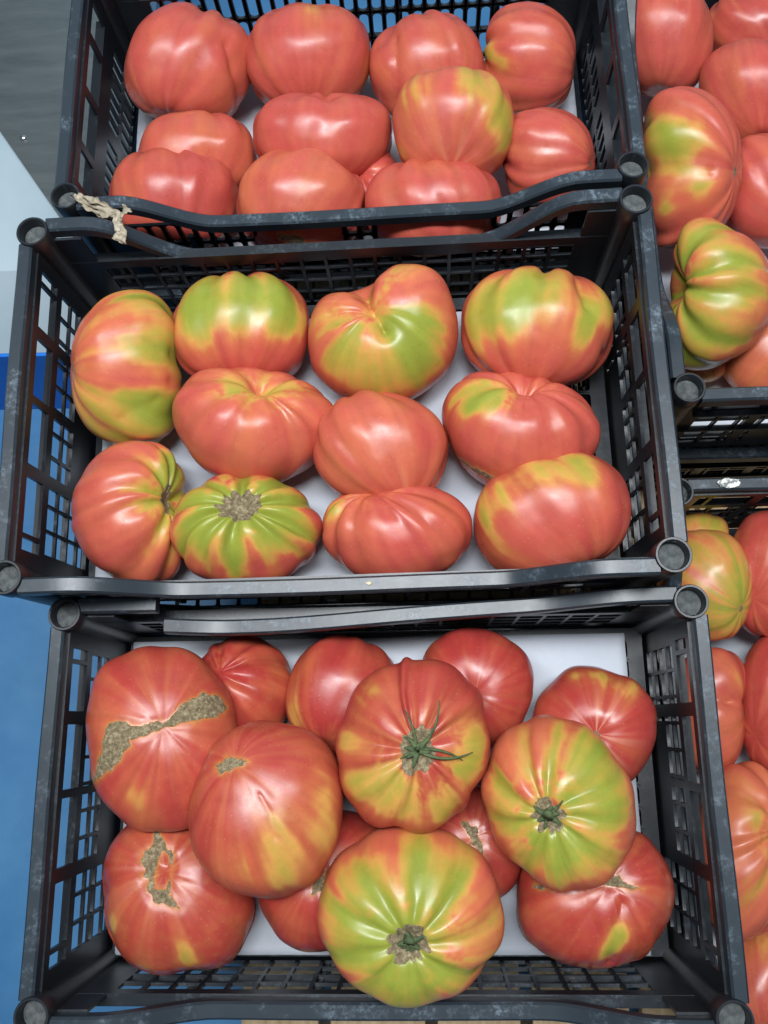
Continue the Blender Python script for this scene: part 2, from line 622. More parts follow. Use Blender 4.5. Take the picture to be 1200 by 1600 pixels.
def make_crate(loc, yaw, tilt, style, label, edge_mat=None, broken=False, group='black plastic crates', dip=0.0345):
    c = empty('plastic_crate', loc)
    c.rotation_mode = 'XYZ'
    c.matrix_world = Matrix.Translation(loc) @ Matrix.Rotation(math.radians(yaw), 4, 'Z') @ Matrix.Rotation(math.radians(tilt), 4, 'X')
    tag(c, label, 'crate', group)
    em = edge_mat or M_RIM
    for s in (-1, 1):
        new_obj('end_wall', MESH['end', style, s], M_PLASTIC, c)
        new_obj('side_wall', MESH['side', style, s], M_PLASTIC, c)
        new_obj('short_edge', MESH['short', style, s], em, c)
        if not (broken and s == 1):
            new_obj('long_edge', MESH['long', style, s, dip if s == 1 else min(dip, 0.043)], em, c)
    if broken:                                     # cracked back edge: stub left, rest sagging inwards
        xb = -W / 2 + 0.070
        o = new_obj('broken_edge_stub', auto_smooth(bm_mesh('broken_edge_stub', edge_long_bm(1, 0.0, x_to=xb))), M_DUSTY, c)

        def sh(u):
            t = (u - xb) / (W - 0.08)
            k = 1 - float(sstep(0.15, 0.98, t))
            return (-0.0140 * k, -0.011 * (1 - float(sstep(0.0, 0.5, t))))
        o2 = new_obj('sagging_edge', auto_smooth(bm_mesh('sagging_edge', edge_long_bm(1, 0.026, x_from=xb + 0.001, shift=sh, wob=0.0005))), em, c)
        o['label'] = 'short stub of the cracked back edge'
        o2['label'] = 'cracked back edge sagging inwards'
    for sx in (-1, 1):
        for sy in (-1, 1):
            p = new_obj('corner_post', MESH['post'], M_PLASTIC, c)
            p.location = (sx * W / 2, sy * (D_SLOT if style == 'slot' else D) / 2, 0)
            q = new_obj('cup_floor', MESH['cup'], M_CUPDUST, p)
            q.location = (0, 0, -0.0085)
    new_obj('floor_grid', MESH['floor', style], M_PLASTIC, c)
    TILT[id(c)] = c
    return c


FRONT = (-0.0414, -0.0556, CZ - 0.6202)
MID = (-0.0706, 0.2420, CZ - 0.5689)
TOP = (-0.0682, 0.5692 - (0.2748 - 0.248) / 2, CZ - 0.5982)
Mfront = make_crate(FRONT, 0.74, -0.15, 'grid', 'nearest black crate with a cracked back edge, at the bottom of the picture', broken=True)
Mmid = make_crate(MID, 1.37, 0.97, 'grid', 'middle black crate, tied at its back left corner, full of half green tomatoes', dip=0.055)
Mtop = make_crate(TOP, 1.30, -0.63, 'slot', 'far black crate with upright slots, filled with pink tomatoes', edge_mat=M_RIM)

# right-hand column, standing lower
z_rt = CZ - 0.625
p = at(1077, 606, z_rt)
yaw_r = 1.1
RTL = Vector((p.x, p.y, z_rt)) + Matrix.Rotation(math.radians(yaw_r), 3, 'Z') @ Vector((D / 2, W / 2, 0))
Mrt = make_crate(tuple(RTL), yaw_r + 90, 0, 'grid', 'black crate cut off by the picture edge at upper right, heaped with tomatoes')
z_rb = CZ - 0.708
p = at(1150, 752, z_rb)
RBL = Vector((FRONT[0] + W / 2 + 0.0155 + 0.0155 + D / 2 - 0.004, p.y - W / 2 - 0.0065, z_rb))
Mrb = make_crate(tuple(RBL), 90.9, 0, 'grid', 'low black crate at lower right with a torn sticker on its back edge', edge_mat=M_DUSTY)

for (top_c, yaw_c, st_c, lab) in ((FRONT, 0.4, 'grid', 'empty black crate stacked beneath the nearest crate'), (MID, 1.0, 'grid', 'empty black crate stacked beneath the middle crate'),
                                  (TOP, 1.3, 'slot', 'empty black crate stacked beneath the far crate'), (tuple(RTL), 91.1, 'grid', 'empty black crate stacked beneath the upper right crate')):
    make_crate((top_c[0], top_c[1], top_c[2] - 0.154), yaw_c, 0, st_c, lab)

# ------------------------------------------------------------------ paper liners
def paper(name, crate, x0, x1, y0, y1, label, seed, amp=0.0020, curl=None):
    nx, ny = 60, 40
    gx, gy = np.meshgrid(np.linspace(0, 1, nx), np.linspace(0, 1, ny), indexing='ij')
    X = x0 + gx * (x1 - x0)
    Y = y0 + gy * (y1 - y0)
    P = np.stack([X.ravel(), Y.ravel(), np.zeros(X.size)], 1)
    Z = -0.1345 + amp * 2.0 * (fnoise(P * 16, seed, 3) - 0.35) + 0.0015 * np.exp(-np.abs(((X.ravel() * 0.8 + Y.ravel() * 0.6 + 0.02 * seed) % 0.11) - 0.055) / 0.006)
    edge = np.minimum.reduce([gx.ravel(), 1 - gx.ravel(), gy.ravel(), 1 - gy.ravel()])
    Z += 0.003 * fnoise(P * 9, seed + 4, 2) * np.exp(-edge * 22)
    P[:, 2] = Z
    P[:, 0] += 0.002 * (fnoise(P * 20, seed + 9) - 0.5)
    top = P.copy(); bot = P.copy(); bot[:, 2] -= 0.0003
    verts = np.vstack([top, bot])
    n = nx * ny
    idx = lambda i, j: i * ny + j
    faces = []
    for i in range(nx - 1):
        for j in range(ny - 1):
            a, b, c, d = idx(i, j), idx(i + 1, j), idx(i + 1, j + 1), idx(i, j + 1)
            faces.append((a, b, c, d)); faces.append((a + n, d + n, c + n, b + n))
    ring = [idx(i, 0) for i in range(nx)] + [idx(nx - 1, j) for j in range(1, ny)] + [idx(i, ny - 1) for i in range(nx - 2, -1, -1)] + [idx(0, j) for j in range(ny - 2, 0, -1)]
    for a, b in zip(ring, ring[1:] + ring[:1]):
        faces.append((a, a + n, b + n, b))
    me = bpy.data.meshes.new('paper_liner')
    me.from_pydata(verts.tolist(), [], faces)
    me.polygons.foreach_set('use_smooth', [True] * len(me.polygons))
    o = new_obj('paper_liner', me, M_PAPER)
    o.matrix_world = crate.matrix_world.copy()
    tag(o, label, 'paper', 'white paper crate liners')
    return o


hw, hd = W / 2, D / 2
paper('paper_liner', Mfront, -hw + 0.008, hw - 0.020, -hd + 0.006, hd - 0.009, 'white paper sheet lining the nearest crate under the ripe tomatoes', 1)
paper('paper_liner', Mmid, -hw + 0.012, hw - 0.040, -hd + 0.006, hd - 0.020, 'white paper sheet lining the middle crate', 5)
paper('paper_liner', Mtop, -hw + 0.006, hw - 0.010, -D_SLOT / 2 + 0.010, D_SLOT / 2 - 0.010, 'white paper sheet lining the far crate', 9)
paper('paper_liner', Mrt, -hw + 0.014, hw - 0.020, -hd + 0.010, hd - 0.020, 'white paper sheet lining the upper right crate', 13)
paper('paper_liner', Mrb, -hw + 0.014, hw - 0.020, -hd + 0.006, hd - 0.020, 'white paper sheet lining the low right crate', 17)

# ------------------------------------------------------------------ tomatoes
GREEN_STOPS = [0.0, 0.22, 0.45, 0.68, 1.0]


def skin_colour(g, tone, warm):
    salmon, deep = np.array([0.535, 0.096, 0.074]), np.array([0.370, 0.034, 0.030])
    red = salmon * (1 - tone) + deep * tone
    orange = np.array([0.60, 0.170, 0.060]) * (1 - 0.25 * tone)
    yel = np.array([0.58, 0.300, 0.070])
    olive = np.array([0.42, 0.320, 0.050])
    green = np.array([0.275, 0.310, 0.042])
    cols = np.array([red * (1 - warm) + orange * warm, red * 0.35 + orange * 0.65, yel, olive, green])
    return np.stack([np.interp(g, GREEN_STOPS, cols[:, k]) for k in range(3)], 1)


def seg_dist(P, A, B):
    A, B = np.asarray(A, float), np.asarray(B, float)
    ab = B - A
    t = np.clip(((P - A) @ ab) / max(ab @ ab, 1e-12), 0, 1)
    return np.linalg.norm(P - (A + t[:, None] * ab), axis=1), t


def tomato(label, zf, cx, cy, rw, rh, rot=0, rd=0.88, stem=None, back=True, K=9, A=0.055, dim=0.10, bdim=0.05, tone=0.2, warm=0.0,
           g0=0.02, gs=0.0, ge=1.2, gg=0.0, patches=(), dents=(), creases=(), scars=(), lift=0.0, calyx=None, pit=0.0,
           seed=0, lump=0.05, hi=False, star=0.0, streak=0.30, group='', jig=0.35, soft=(0.10, 0.95), ribpow=1.5, fade=1.15, sq=2.0, bend=(0, 0), pr=0.22, sstar=0.0, dot=1.0, blossom=None, caps=None):
    """A ribbed beefsteak tomato. (cx, cy, rw, rh, rot) is its outline as seen in the photograph, back-projected
    to where it rests: on a surface at height zf + lift. Features are given where they sit on the visible side."""
    R = np.random.RandomState(seed + 11)
    rw, rh = rw * 1.02, rh * 1.05
    c0, s0 = math.cos(math.radians(rot)), math.sin(math.radians(rot))

    def nrm(px, py):                                 # picture offset -> unit-sphere (a, b)
        dx, dy = (px - cx), -(py - cy)
        return ((dx * c0 + dy * s0) / rw, (-dx * s0 + dy * c0) / rh)

    def direc(px, py, sgn=1):
        a, b = nrm(px, py)
        q = math.hypot(a, b)
        if q > 0.985:
            a, b = a / q * 0.985, b / q * 0.985
        return np.array([a, b, sgn * math.sqrt(max(0.0, 1 - a * a - b * b))])
    sd = direc(cx, cy - rh * 0.9, -1) if stem is None else direc(stem[0], stem[1], -1 if back else 1)
    if blossom:
        sd = -direc(blossom[0], blossom[1], 1)
    # --- unit sphere about the stem axis
    nlat, nlon = (120, 200) if hi else (84, 132)
    th = (np.arange(1, nlat) / nlat) * math.pi
    th = th - 0.18 * np.sin(2 * th) * 0.5
    ph = np.arange(nlon) / nlon * 2 * math.pi
    TH, PH = np.meshgrid(th, ph, indexing='ij')
    TH = np.concatenate([[0.0], TH.ravel(), [math.pi]])
    PH = np.concatenate([[0.0], PH.ravel(), [0.0]])
    zax = sd / np.linalg.norm(sd)
    xax = np.cross([0.31, 0.17, 0.93], zax); xax /= np.linalg.norm(xax)
    yax = np.cross(zax, xax)
    U = (np.sin(TH) * np.cos(PH))[:, None] * xax + (np.sin(TH) * np.sin(PH))[:, None] * yax + np.cos(TH)[:, None] * zax
    # --- ribs: irregular lobes between grooves
    gr = np.sort((np.arange(K) + R.uniform(-jig, jig, K)) / K * 2 * math.pi) % (2 * math.pi)
    gr = np.sort(gr)
    amp = A * R.uniform(0.55, 1.35, K)
    phw = PH + 0.10 * np.sin(TH * 2.1 + R.rand() * 6) + 0.10 * (fnoise(U * 1.6, seed + 3, 2) - 0.5)
    phw = phw % (2 * math.pi)
    k = np.searchsorted(gr, phw) % K
    lo = gr[k - 1]; hi_ = gr[k]
    span = (hi_ - lo) % (2 * math.pi)
    span = np.where(span < 1e-6, 2 * math.pi, span)
    s = ((phw - lo) % (2 * math.pi)) / span
    lobe = 1 - (0.5 + 0.5 * np.cos(2 * np.pi * s)) ** ribpow
    near = np.where(s < 0.5, amp[k - 1], amp[k])
    gth = np.exp(-(TH / fade) ** 2.0) * 1.25 + 0.34 * np.sin(TH) + 0.10
    gth *= sstep(0.03, 0.45, TH) * sstep(0.0, 0.35, math.pi - TH)
    groove = (1 - lobe) * gth
    m = 1 - near * groove
    m -= dim * np.exp(-(TH / 0.42) ** 2) + 0.5 * dim * np.exp(-(TH / 0.20) ** 2)
    if pit:
        m -= pit * np.exp(-(TH / (pr * 0.9)) ** 4)
    m -= bdim * np.exp(-((math.pi - TH) / 0.22) ** 2)
    m += lump * 2 * (fnoise(U * 1.35 + seed * 3.1, seed, 2) - 0.5) + 0.007 * (fnoise(U * 5 + seed, seed + 5, 2) - 0.5)
    for (px, py, sg, sig, dep) in dents:
        d = direc(px, py, sg)
        ang = np.arccos(np.clip(U @ d, -1, 1))
        m -= dep * np.exp(-(ang / sig) ** 2)
    for (pts, wid, dep) in creases:
        V = [direc(px, py, 1) for px, py in pts]
        best = np.full(len(U), 9.0)
        for a, b in zip(V, V[1:]):
            dd, _ = seg_dist(U, a, b)
            best = np.minimum(best, dd)
        m -= dep * np.exp(-best / wid)
    # boxier, fuller outline (superellipse)
    if sq == 2.0 and not (stem and not back):
        sq = 2.35
    if sq != 2.0:
        q = (np.abs(U) ** sq).sum(1) ** (1 / sq)
        m = m / q * (1.0)
    # --- colour
    sh = np.clip(1 - TH / ge, 0, 1)
    polar = np.stack([np.minimum(1, TH * 1.6)] * 2 + [np.ones_like(TH)], 1)
    st = fnoise(np.stack([np.cos(PH) * 3.4, np.sin(PH) * 3.4, TH * 0.55 + seed], 1) * polar, seed + 21, 4) - 0.5
    st2 = fnoise(np.stack([np.cos(PH) * 9, np.sin(PH) * 9, TH * 0.8 + seed], 1) * polar, seed + 23, 2) - 0.5
    n3 = fnoise(U * 2.6 + seed, seed + 31, 3) - 0.5
    g = g0 + gs * sh ** 0.8 + gg * groove * sstep(0.0, 0.3, ge + 0.4 - TH)
    for (px, py, r, stg) in patches:
        d = direc(px, py, 1)
        dl = U - d
        # patches stretch along the ribs
        mer = np.cross(np.cross(d, zax), d)
        mer = mer / max(np.linalg.norm(mer), 1e-6)
        al = dl @ mer
        per2 = np.maximum((dl ** 2).sum(1) - al ** 2, 0)
        rn = r * 1.25 / ((rw + rh) / 2)
        g = g + 0.9 * stg * np.exp(-(per2 * 1.25 + al ** 2 * 0.55) / rn ** 2)
    var = np.clip(g * 2.0 + 0.10, 0.10, 1)
    n4 = fnoise(U * 8.0 + seed, seed + 33, 3) - 0.5
    g = g + var * (streak * 2.6 * st + 0.55 * st2 + 0.40 * n3 + 0.22 * n4)
    g = np.clip(0.40 * sstep(soft[0], soft[1], g) + 0.55 * np.clip(g, 0, 1.1), 0, 1)
    wm = np.clip(warm + 0.7 * (fnoise(U * 3.0 + 5, seed + 41, 3) - 0.5) + 0.9 * st + 0.5 * st2, 0, 1)
    col = skin_colour(g, tone, 0.0)
    orange = np.array([0.62, 0.200, 0.078])
    col = col * (1 - 0.70 * wm[:, None] * (1 - g[:, None])) + orange * (0.70 * wm[:, None] * (1 - g[:, None]))
    # fine meridian streaks and darker groove lines of the skin
    ms = fnoise(np.stack([np.cos(PH) * 14, np.sin(PH) * 14, TH * 0.7], 1), seed + 51, 2) - 0.5
    col *= (1 + 0.22 * ms * sstep(0.05, 0.5, TH) * sstep(0.0, 0.6, math.pi - TH))[:, None]
    ln = np.exp(-np.minimum(s, 1 - s) * span / 0.06)
    col *= (1 - 0.10 * ln * np.clip(gth, 0, 1))[:, None]
    if star:
        bt = math.pi - TH
        sp = sstep(0.52, 0.80, fnoise(np.stack([np.cos(PH) * 6, np.sin(PH) * 6, TH * 0.2], 1), seed + 61, 2)) * np.exp(-(bt / 0.55) ** 2)
        pale = np.array([0.72, 0.36, 0.24])
        col = col * (1 - star * sp[:, None]) + pale * star * sp[:, None]
    if sstar:
        sp = sstep(0.50, 0.72, fnoise(np.stack([np.cos(PH) * 7, np.sin(PH) * 7, TH * 0.2], 1), seed + 63, 2)) * np.exp(-(TH / 0.6) ** 2)
        col = col * (1 - sstar * sp[:, None]) + np.array([0.66, 0.30, 0.12]) * sstar * sp[:, None]
    # --- corky scars
    scar = np.zeros(len(U))
    if pit:
        rag = pr + 0.10 * (fnoise(np.stack([np.cos(PH) * 3, np.sin(PH) * 3, TH * 0], 1), seed + 71, 2) - 0.5) * 2
        scar = np.maximum(scar, sstep(rag + 0.015, rag - 0.015, TH))
    bt = math.pi - TH
    scar = np.maximum(scar, dot * sstep(0.075, 0.045, bt + 0.03 * ms))
    rr = (rw + rh) / 2
    P2 = np.stack([U[:, 0] * rw, U[:, 1] * rh], 1)
    for pts in scars:
        val = np.full(len(U), -9.0)
        for (ax, ay, aw), (bx, by, bw) in zip(pts, pts[1:]):
            a, b = nrm(ax, ay), nrm(bx, by)
            dd, t = seg_dist(P2, (a[0] * rw, a[1] * rh), (b[0] * rw, b[1] * rh))
            val = np.maximum(val, (aw * (1 - t) + bw * t) - dd)
        smooth_val = val.copy()
        val = val + 5.5 * (fnoise(U * 13, seed + 81, 3) - 0.5) * 2 - 1.2
        val += 2.5 * (fnoise(U * 30, seed + 83, 2) - 0.5) * (smooth_val > -8)
        mask = np.where(U[:, 2] > 0, sstep(-1.6, 1.6, val), 0)
        halo = np.where(U[:, 2] > 0, np.exp(-np.clip(-val, 0, 99) / 3.0), 0) * 0.65
        gold = np.array([0.55, 0.27, 0.06])
        col = col * (1 - halo[:, None]) + gold * halo[:, None]
        scar = np.maximum(scar, mask)
        m -= 0.018 * np.where(U[:, 2] > 0, sstep(-24, 6, smooth_val), 0) - 0.006 * mask
    # --- real size and place: back-project along the ray, rest on the surface
    d0 = np.array(ray(cx, cy))
    nz = -d0 / np.linalg.norm(d0)

    def off(px, py):
        q = np.array(ray(px, py))
        t = (d0 @ nz) / (q @ nz)
        return q * t - d0
    ex = off(cx + rw * c0, cy - rw * s0)
    ey = off(cx - rh * s0, cy - rh * c0)
    mean = (np.linalg.norm(ex) + np.linalg.norm(ey)) / 2
    ez = nz * mean * rd
    Q = U * m[:, None]
    if caps:                                         # long kidney: a capsule of half thickness caps[1] curled through 2 * caps[2] radians
        xx = np.sign(Q[:, 0]) * np.abs(Q[:, 0]) ** caps[0]
        yy = Q[:, 1] * caps[1]
        Rb = 1.0 / caps[2]
        Q[:, 0] = np.sin(xx * caps[2]) * (Rb - yy)
        Q[:, 1] = Rb - np.cos(xx * caps[2]) * (Rb - yy)
    Q[:, 0] += bend[0] * Q[:, 1] ** 2
    Q[:, 1] += bend[1] * Q[:, 0] ** 2
    for ax in (0, 1):                                # fill the outline exactly
        a0, a1 = Q[:, ax].min(), Q[:, ax].max()
        Q[:, ax] = (Q[:, ax] - a0) / (a1 - a0) * 2 - 1
    L = Q @ np.stack([ex, ey, ez])
    t = (zf + lift - CZ) / (d0[2] + L[:, 2].min())
    verts = L * t
    loc = Vector((0, 0, CZ)) + Vector(d0 * t)
    # --- faces
    n_r = nlat - 1
    faces = []
    for j in range(nlon):
        j2 = (j + 1) % nlon
        faces.append((0, 1 + j, 1 + j2))
        base = 1 + (n_r - 1) * nlon
        faces.append((len(U) - 1, base + j2, base + j))
    I, J = np.meshgrid(np.arange(n_r - 1), np.arange(nlon), indexing='ij')
    I, J = I.ravel(), J.ravel()
    J2 = (J + 1) % nlon
    q = np.stack([1 + I * nlon + J, 1 + (I + 1) * nlon + J, 1 + (I + 1) * nlon + J2, 1 + I * nlon + J2], 1)
    me = bpy.data.meshes.new('tomato')
    me.from_pydata(verts.tolist(), [], faces + q.tolist())
    me.polygons.foreach_set('use_smooth', [True] * len(me.polygons))
    ca = me.attributes.new('skin', 'FLOAT_COLOR', 'POINT')
    ca.data.foreach_set('color', np.hstack([np.clip(col, 0, 1), np.ones((len(U), 1))]).ravel().astype(np.float32))
    sa = me.attributes.new('scar', 'FLOAT', 'POINT')
    sa.data.foreach_set('value', scar.astype(np.float32))
    me.update()
    root = empty('tomato', loc)
    tag(root, label, 'tomato', group)
    body = new_obj('skin', me, M_TOMATO, root)
    if calyx:
        add_calyx(root, Vector(verts[0]), Vector((zax @ np.stack([ex, ey, ez])) * t).normalized(), mean * t, calyx, seed)
    LOG.append((label, loc, mean * t, float(verts[:, 2].min()), verts[::7] + np.array(loc)))
    return root


LOG = []


def tube_mesh(bm, pts, rads, seg=6, flat=1.0):
    rings = []
    for k, p in enumerate(pts):
        d = (pts[min(k + 1, len(pts) - 1)] - pts[max(k - 1, 0)]).normalized()
        a = d.cross(Vector((0.3, 0.2, 0.93)))
        if a.length < 1e-3:
            a = d.cross(Vector((1, 0, 0)))
        a.normalize()
        b = d.cross(a)
        rings.append([bm.verts.new(p + (a * math.cos(2 * math.pi * i / seg) + b * math.sin(2 * math.pi * i / seg) * flat) * rads[k]) for i in range(seg)])
    for r0, r1 in zip(rings, rings[1:]):
        for i in range(seg):
            bm.faces.new([r0[i], r0[(i + 1) % seg], r1[(i + 1) % seg], r1[i]])
    bm.faces.new(rings[0]); bm.faces.new(list(reversed(rings[-1])))


def add_calyx(root, base, axis, rad, spec, seed):
    """dried sepals and a stem stub in the stem pit; spec: number of sepals, length, curl, stub length"""
    n, length, curl, stub = spec[:4]
    longs = spec[4] if len(spec) > 4 else ()
    R = random.Random(seed * 5 + 1)
    axis = axis.normalized()
    x = axis.cross(Vector((0.2, 0.9, 0.1))).normalized()
    y = axis.cross(x)
    bm = bmesh.new()
    p0 = base - axis * 0.003
    tube_mesh(bm, [p0, p0 + axis * stub * 0.4 + x * 0.0006, p0 + axis * stub * 0.8 - y * 0.001, p0 + axis * stub], [0.0042, 0.0036, 0.0034, 0.0042], 9)
    o = new_obj('stem_stub', bm_mesh('stem_stub', bm, True), M_CALYX, root)
    vx = Vector(CAM_R @ Vector((1, 0, 0))); vy = Vector(CAM_R @ Vector((0, 1, 0)))
    for k in range(n + len(longs)):
        a = 2 * math.pi * (k + R.uniform(-0.45, 0.45)) / n
        dr = x * math.cos(a) + y * math.sin(a)
        if k >= n:
            la = math.radians(longs[k - n][0])
            dr = vx * math.cos(la) + vy * math.sin(la)
            dr = (dr - axis * dr.dot(axis)).normalized()
        side = axis.cross(dr)
        Ls = length * R.uniform(0.55, 1.25)
        tw = R.uniform(-1, 1)
        thick = 0.0021
        if k >= n:
            Ls, tw, thick = longs[k - n][1], longs[k - n][2], 0.00095
        pts, rads = [], []
        for i in range(9):
            f = i / 8
            h = 0.004 + Ls * (0.42 * math.sin(f * 2.2) * curl - 0.10 * f)
            pts.append(base + dr * (0.002 + Ls * f * (0.9 - 0.35 * curl * f)) + axis * h + side * (tw * Ls * 0.40 * f * f))
            rads.append(thick * (1 - f) ** 0.7 + 0.00035)
        bm = bmesh.new()
        tube_mesh(bm, pts, rads, 6, 0.45)
        new_obj('sepal', bm_mesh('sepal', bm, True), M_CALYX, root)


zF, zM, zT = FRONT[2] - 0.1322, MID[2] - 0.1322, TOP[2] - 0.1322
zRT, zRB = RTL.z - 0.1322, RBL.z - 0.1322
# --- far crate: pink tomatoes, mostly lying on the blossom side
GT, GM, GF = 'tomatoes in the far crate', 'tomatoes in the middle crate', 'tomatoes in the nearest crate'
GU, GL = 'tomatoes in the upper right crate', 'tomatoes in the low right crate'
tomato('pink tomato with a side lobe in the back left corner of the far crate', zT, 297, 106, 96, 93, -15, stem=(330, 30), K=8, A=0.06, tone=0.18, warm=0.11,
       dents=[(372, 95, 1, 0.30, 0.10)], creases=[([(352, 70), (362, 110), (368, 160)], 0.10, 0.10)], seed=1, group=GT, star=0.3)
tomato('round pink tomato second from left in the back row of the far crate', zT, 482, 94, 95, 86, 0, stem=(480, 20), K=9, A=0.045, tone=0.18, warm=0.11,
       patches=[(495, 15, 30, 0.35), (570, 120, 25, 0.35)], seed=2, group=GT, star=0.3)
tomato('two lobed pink tomato third from left in the back row of the far crate', zT, 666, 108, 90, 84, 20, stem=(640, 40), K=8, A=0.05, tone=0.18, warm=0.15,
       creases=[([(618, 60), (622, 100), (625, 160)], 0.12, 0.10)], dents=[(600, 60, 1, 0.35, 0.12)], patches=[(605, 115, 18, 0.25)], seed=3, group=GT)
tomato('tall pink tomato with green flecks in the back right corner of the far crate', zT, 826, 97, 72, 90, 0, stem=(752, 80), K=10, A=0.05, tone=0.18, warm=0.19,
       patches=[(765, 80, 18, 0.75), (790, 103, 13, 0.6), (800, 160, 24, 0.22)], seed=4, bend=(-0.10,0), group=GT)
tomato('wide pinkish tomato behind the front left one in the far crate', zT, 308, 244, 91, 68, 0, stem=(308, 182), K=8, A=0.045, tone=0.16, warm=0.30,
       patches=[(320, 190, 50, 0.14)], seed=5, group=GT, lift=0.004)
tomato('wide pink tomato with a dent on top in the middle of the far crate', zT, 505, 218, 107, 70, 0, stem=(505, 150), K=9, A=0.05, tone=0.21, warm=0.08,
       dents=[(508, 150, 1, 0.24, 0.15)], seed=6, bend=(0,0.10), group=GT, lift=0.010)
tomato('green topped pink tomato, the greenest in the far crate', zT, 708, 198, 93, 91, 0, stem=(712, 130), K=9, A=0.04, tone=0.11, warm=0.22, star=0.35,
       patches=[(735, 125, 30, 0.8), (780, 180, 24, 0.7), (790, 220, 18, 0.65), (650, 145, 24, 0.5), (632, 235, 14, 0.4), (705, 180, 70, 0.16)], seed=7, group=GT, lift=0.030)
tomato('small pink tomato against the right wall of the far crate', zT, 857, 248, 72, 78, 10, stem=(790, 240), K=11, A=0.06, tone=0.21, warm=0.11,
       patches=[(800, 290, 18, 0.4)], seed=8, bend=(-0.14,0), group=GT, lift=0.012)
tomato('red tomato partly hidden in the gap behind the front row of the far crate', zT, 585, 292, 42, 60, 0, stem=(560, 270), back=False, K=8, tone=0.36, seed=9, group=GT, lift=0.0)
tomato('front left tomato of the far crate, behind the tied corner', zT, 272, 312, 97, 76, -6, stem=(262, 240), K=10, A=0.06, tone=0.31, warm=0.11,
       patches=[(255, 245, 30, 0.2)], seed=10, group=GT, lift=0.004)
tomato('pink tomato with a notch at upper right, front row of the far crate', zT, 470, 318, 98, 84, 0, stem=(500, 250), K=9, A=0.04, tone=0.16, warm=0.26,
       dents=[(540, 252, 1, 0.28, 0.16)], patches=[(425, 255, 30, 0.25), (385, 310, 22, 0.2)], scars=[[(440, 368, 5), (465, 375, 9), (475, 390, 7)]], seed=11, group=GT, lift=0.004)
tomato('wide pink tomato at the right end of the front row of the far crate', zT, 677, 325, 104, 76, 0, stem=(655, 252), K=10, A=0.045, tone=0.18, warm=0.15,
       patches=[(655, 262, 22, 0.25)], seed=12, group=GT, lift=0.004)

# --- middle crate: half green
tomato('tall yellow green tomato in the back left of the middle crate', zM, 198, 580, 84, 120, 3, stem=(278, 585), back=True, K=9, A=0.07, tone=0.11, warm=0.41, g0=0.22, gs=0.28, ge=1.9, gg=0.5, fade=1.5,
       patches=[(205, 480, 42, 0.35), (240, 640, 30, 0.55), (160, 650, 40, 0.4), (225, 560, 34, 0.25), (265, 540, 20, 0.3)], creases=[([(280, 628), (240, 622), (185, 650)], 0.07, 0.05), ([(282, 560), (262, 552)], 0.08, 0.06), ([(282, 600), (258, 596)], 0.08, 0.06)], streak=0.5, seed=21, bend=(0.16,0), group=GM)
tomato('tomato with green shoulders and red underside at the back of the middle crate', zM, 377, 517, 104, 88, 0, stem=(375, 436), K=9, A=0.065, tone=0.36, warm=0.08, gs=0.25, ge=1.3,
       patches=[(310, 470, 42, 0.7), (385, 452, 42, 0.62), (435, 475, 34, 0.85), (340, 490, 28, 0.6), (275, 500, 26, 0.4), (455, 505, 18, 0.6)], seed=22, bend=(0,-0.08), group=GM, streak=0.5)
tomato('curled tomato with a deep cleft and green flank in the middle crate', zM, 600, 532, 118, 100, 18, stem=(585, 485), back=False, K=6, A=0.03, dim=0.10, tone=0.11, warm=0.41, g0=0.05, gs=0.15, ge=1.0, gg=0.3,
       dents=[(662, 446, 1, 0.42, -0.16), (552, 415, 1, 0.30, 0.42), (552, 415, -1, 0.30, 0.30), (566, 455, 1, 0.18, 0.16), (505, 500, 1, 0.3, -0.04)], creases=[([(556, 425), (572, 470), (604, 524)], 0.08, 0.24), ([(520, 500), (560, 490), (584, 492)], 0.05, 0.06)],
       patches=[(625, 520, 26, 0.75), (660, 520, 26, 0.6), (665, 570, 30, 0.5), (590, 600, 40, 0.5), (545, 570, 30, 0.35), (640, 590, 30, 0.5), (520, 480, 22, 0.25)], seed=23, lump=0.02, group=GM)
tomato('large tomato with a green crown in the back right corner of the middle crate', zM, 838, 514, 120, 93, 0, stem=(850, 425), K=9, A=0.075, tone=0.26, warm=0.19, gs=0.12,
       dents=[(915, 455, 1, 0.22, 0.08)], creases=[([(905, 440), (915, 480), (940, 560)], 0.10, 0.08)],
       patches=[(760, 475, 40, 0.75), (735, 520, 34, 0.55), (850, 450, 46, 0.42), (920, 490, 26, 0.65), (945, 480, 26, 0.6), (800, 480, 30, 0.5), (905, 520, 20, 0.5)], seed=24, group=GM, streak=0.5, star=0.3)
tomato('salmon tomato with a notch on top at the centre left of the middle crate', zM, 397, 668, 124, 88, -8, stem=(408, 600), back=False, K=9, A=0.042, dim=0.12, tone=0.06, warm=0.26, g0=0.06, gs=0.24, ge=0.9, gg=0.08,
       dents=[(412, 592, 1, 0.22, 0.22)], patches=[(370, 605, 26, 0.4), (455, 605, 26, 0.35), (340, 690, 26, 0.14)], seed=25, bend=(0,0.20), group=GM)
tomato('smooth orange red tomato in the middle of the middle crate', zM, 595, 702, 103, 86, -8, stem=(560, 625), K=10, A=0.045, tone=0.26, warm=0.41, star=0.3,
       patches=[(600, 715, 22, 0.16), (545, 720, 26, 0.14)], seed=26, group=GM, lift=0.004)
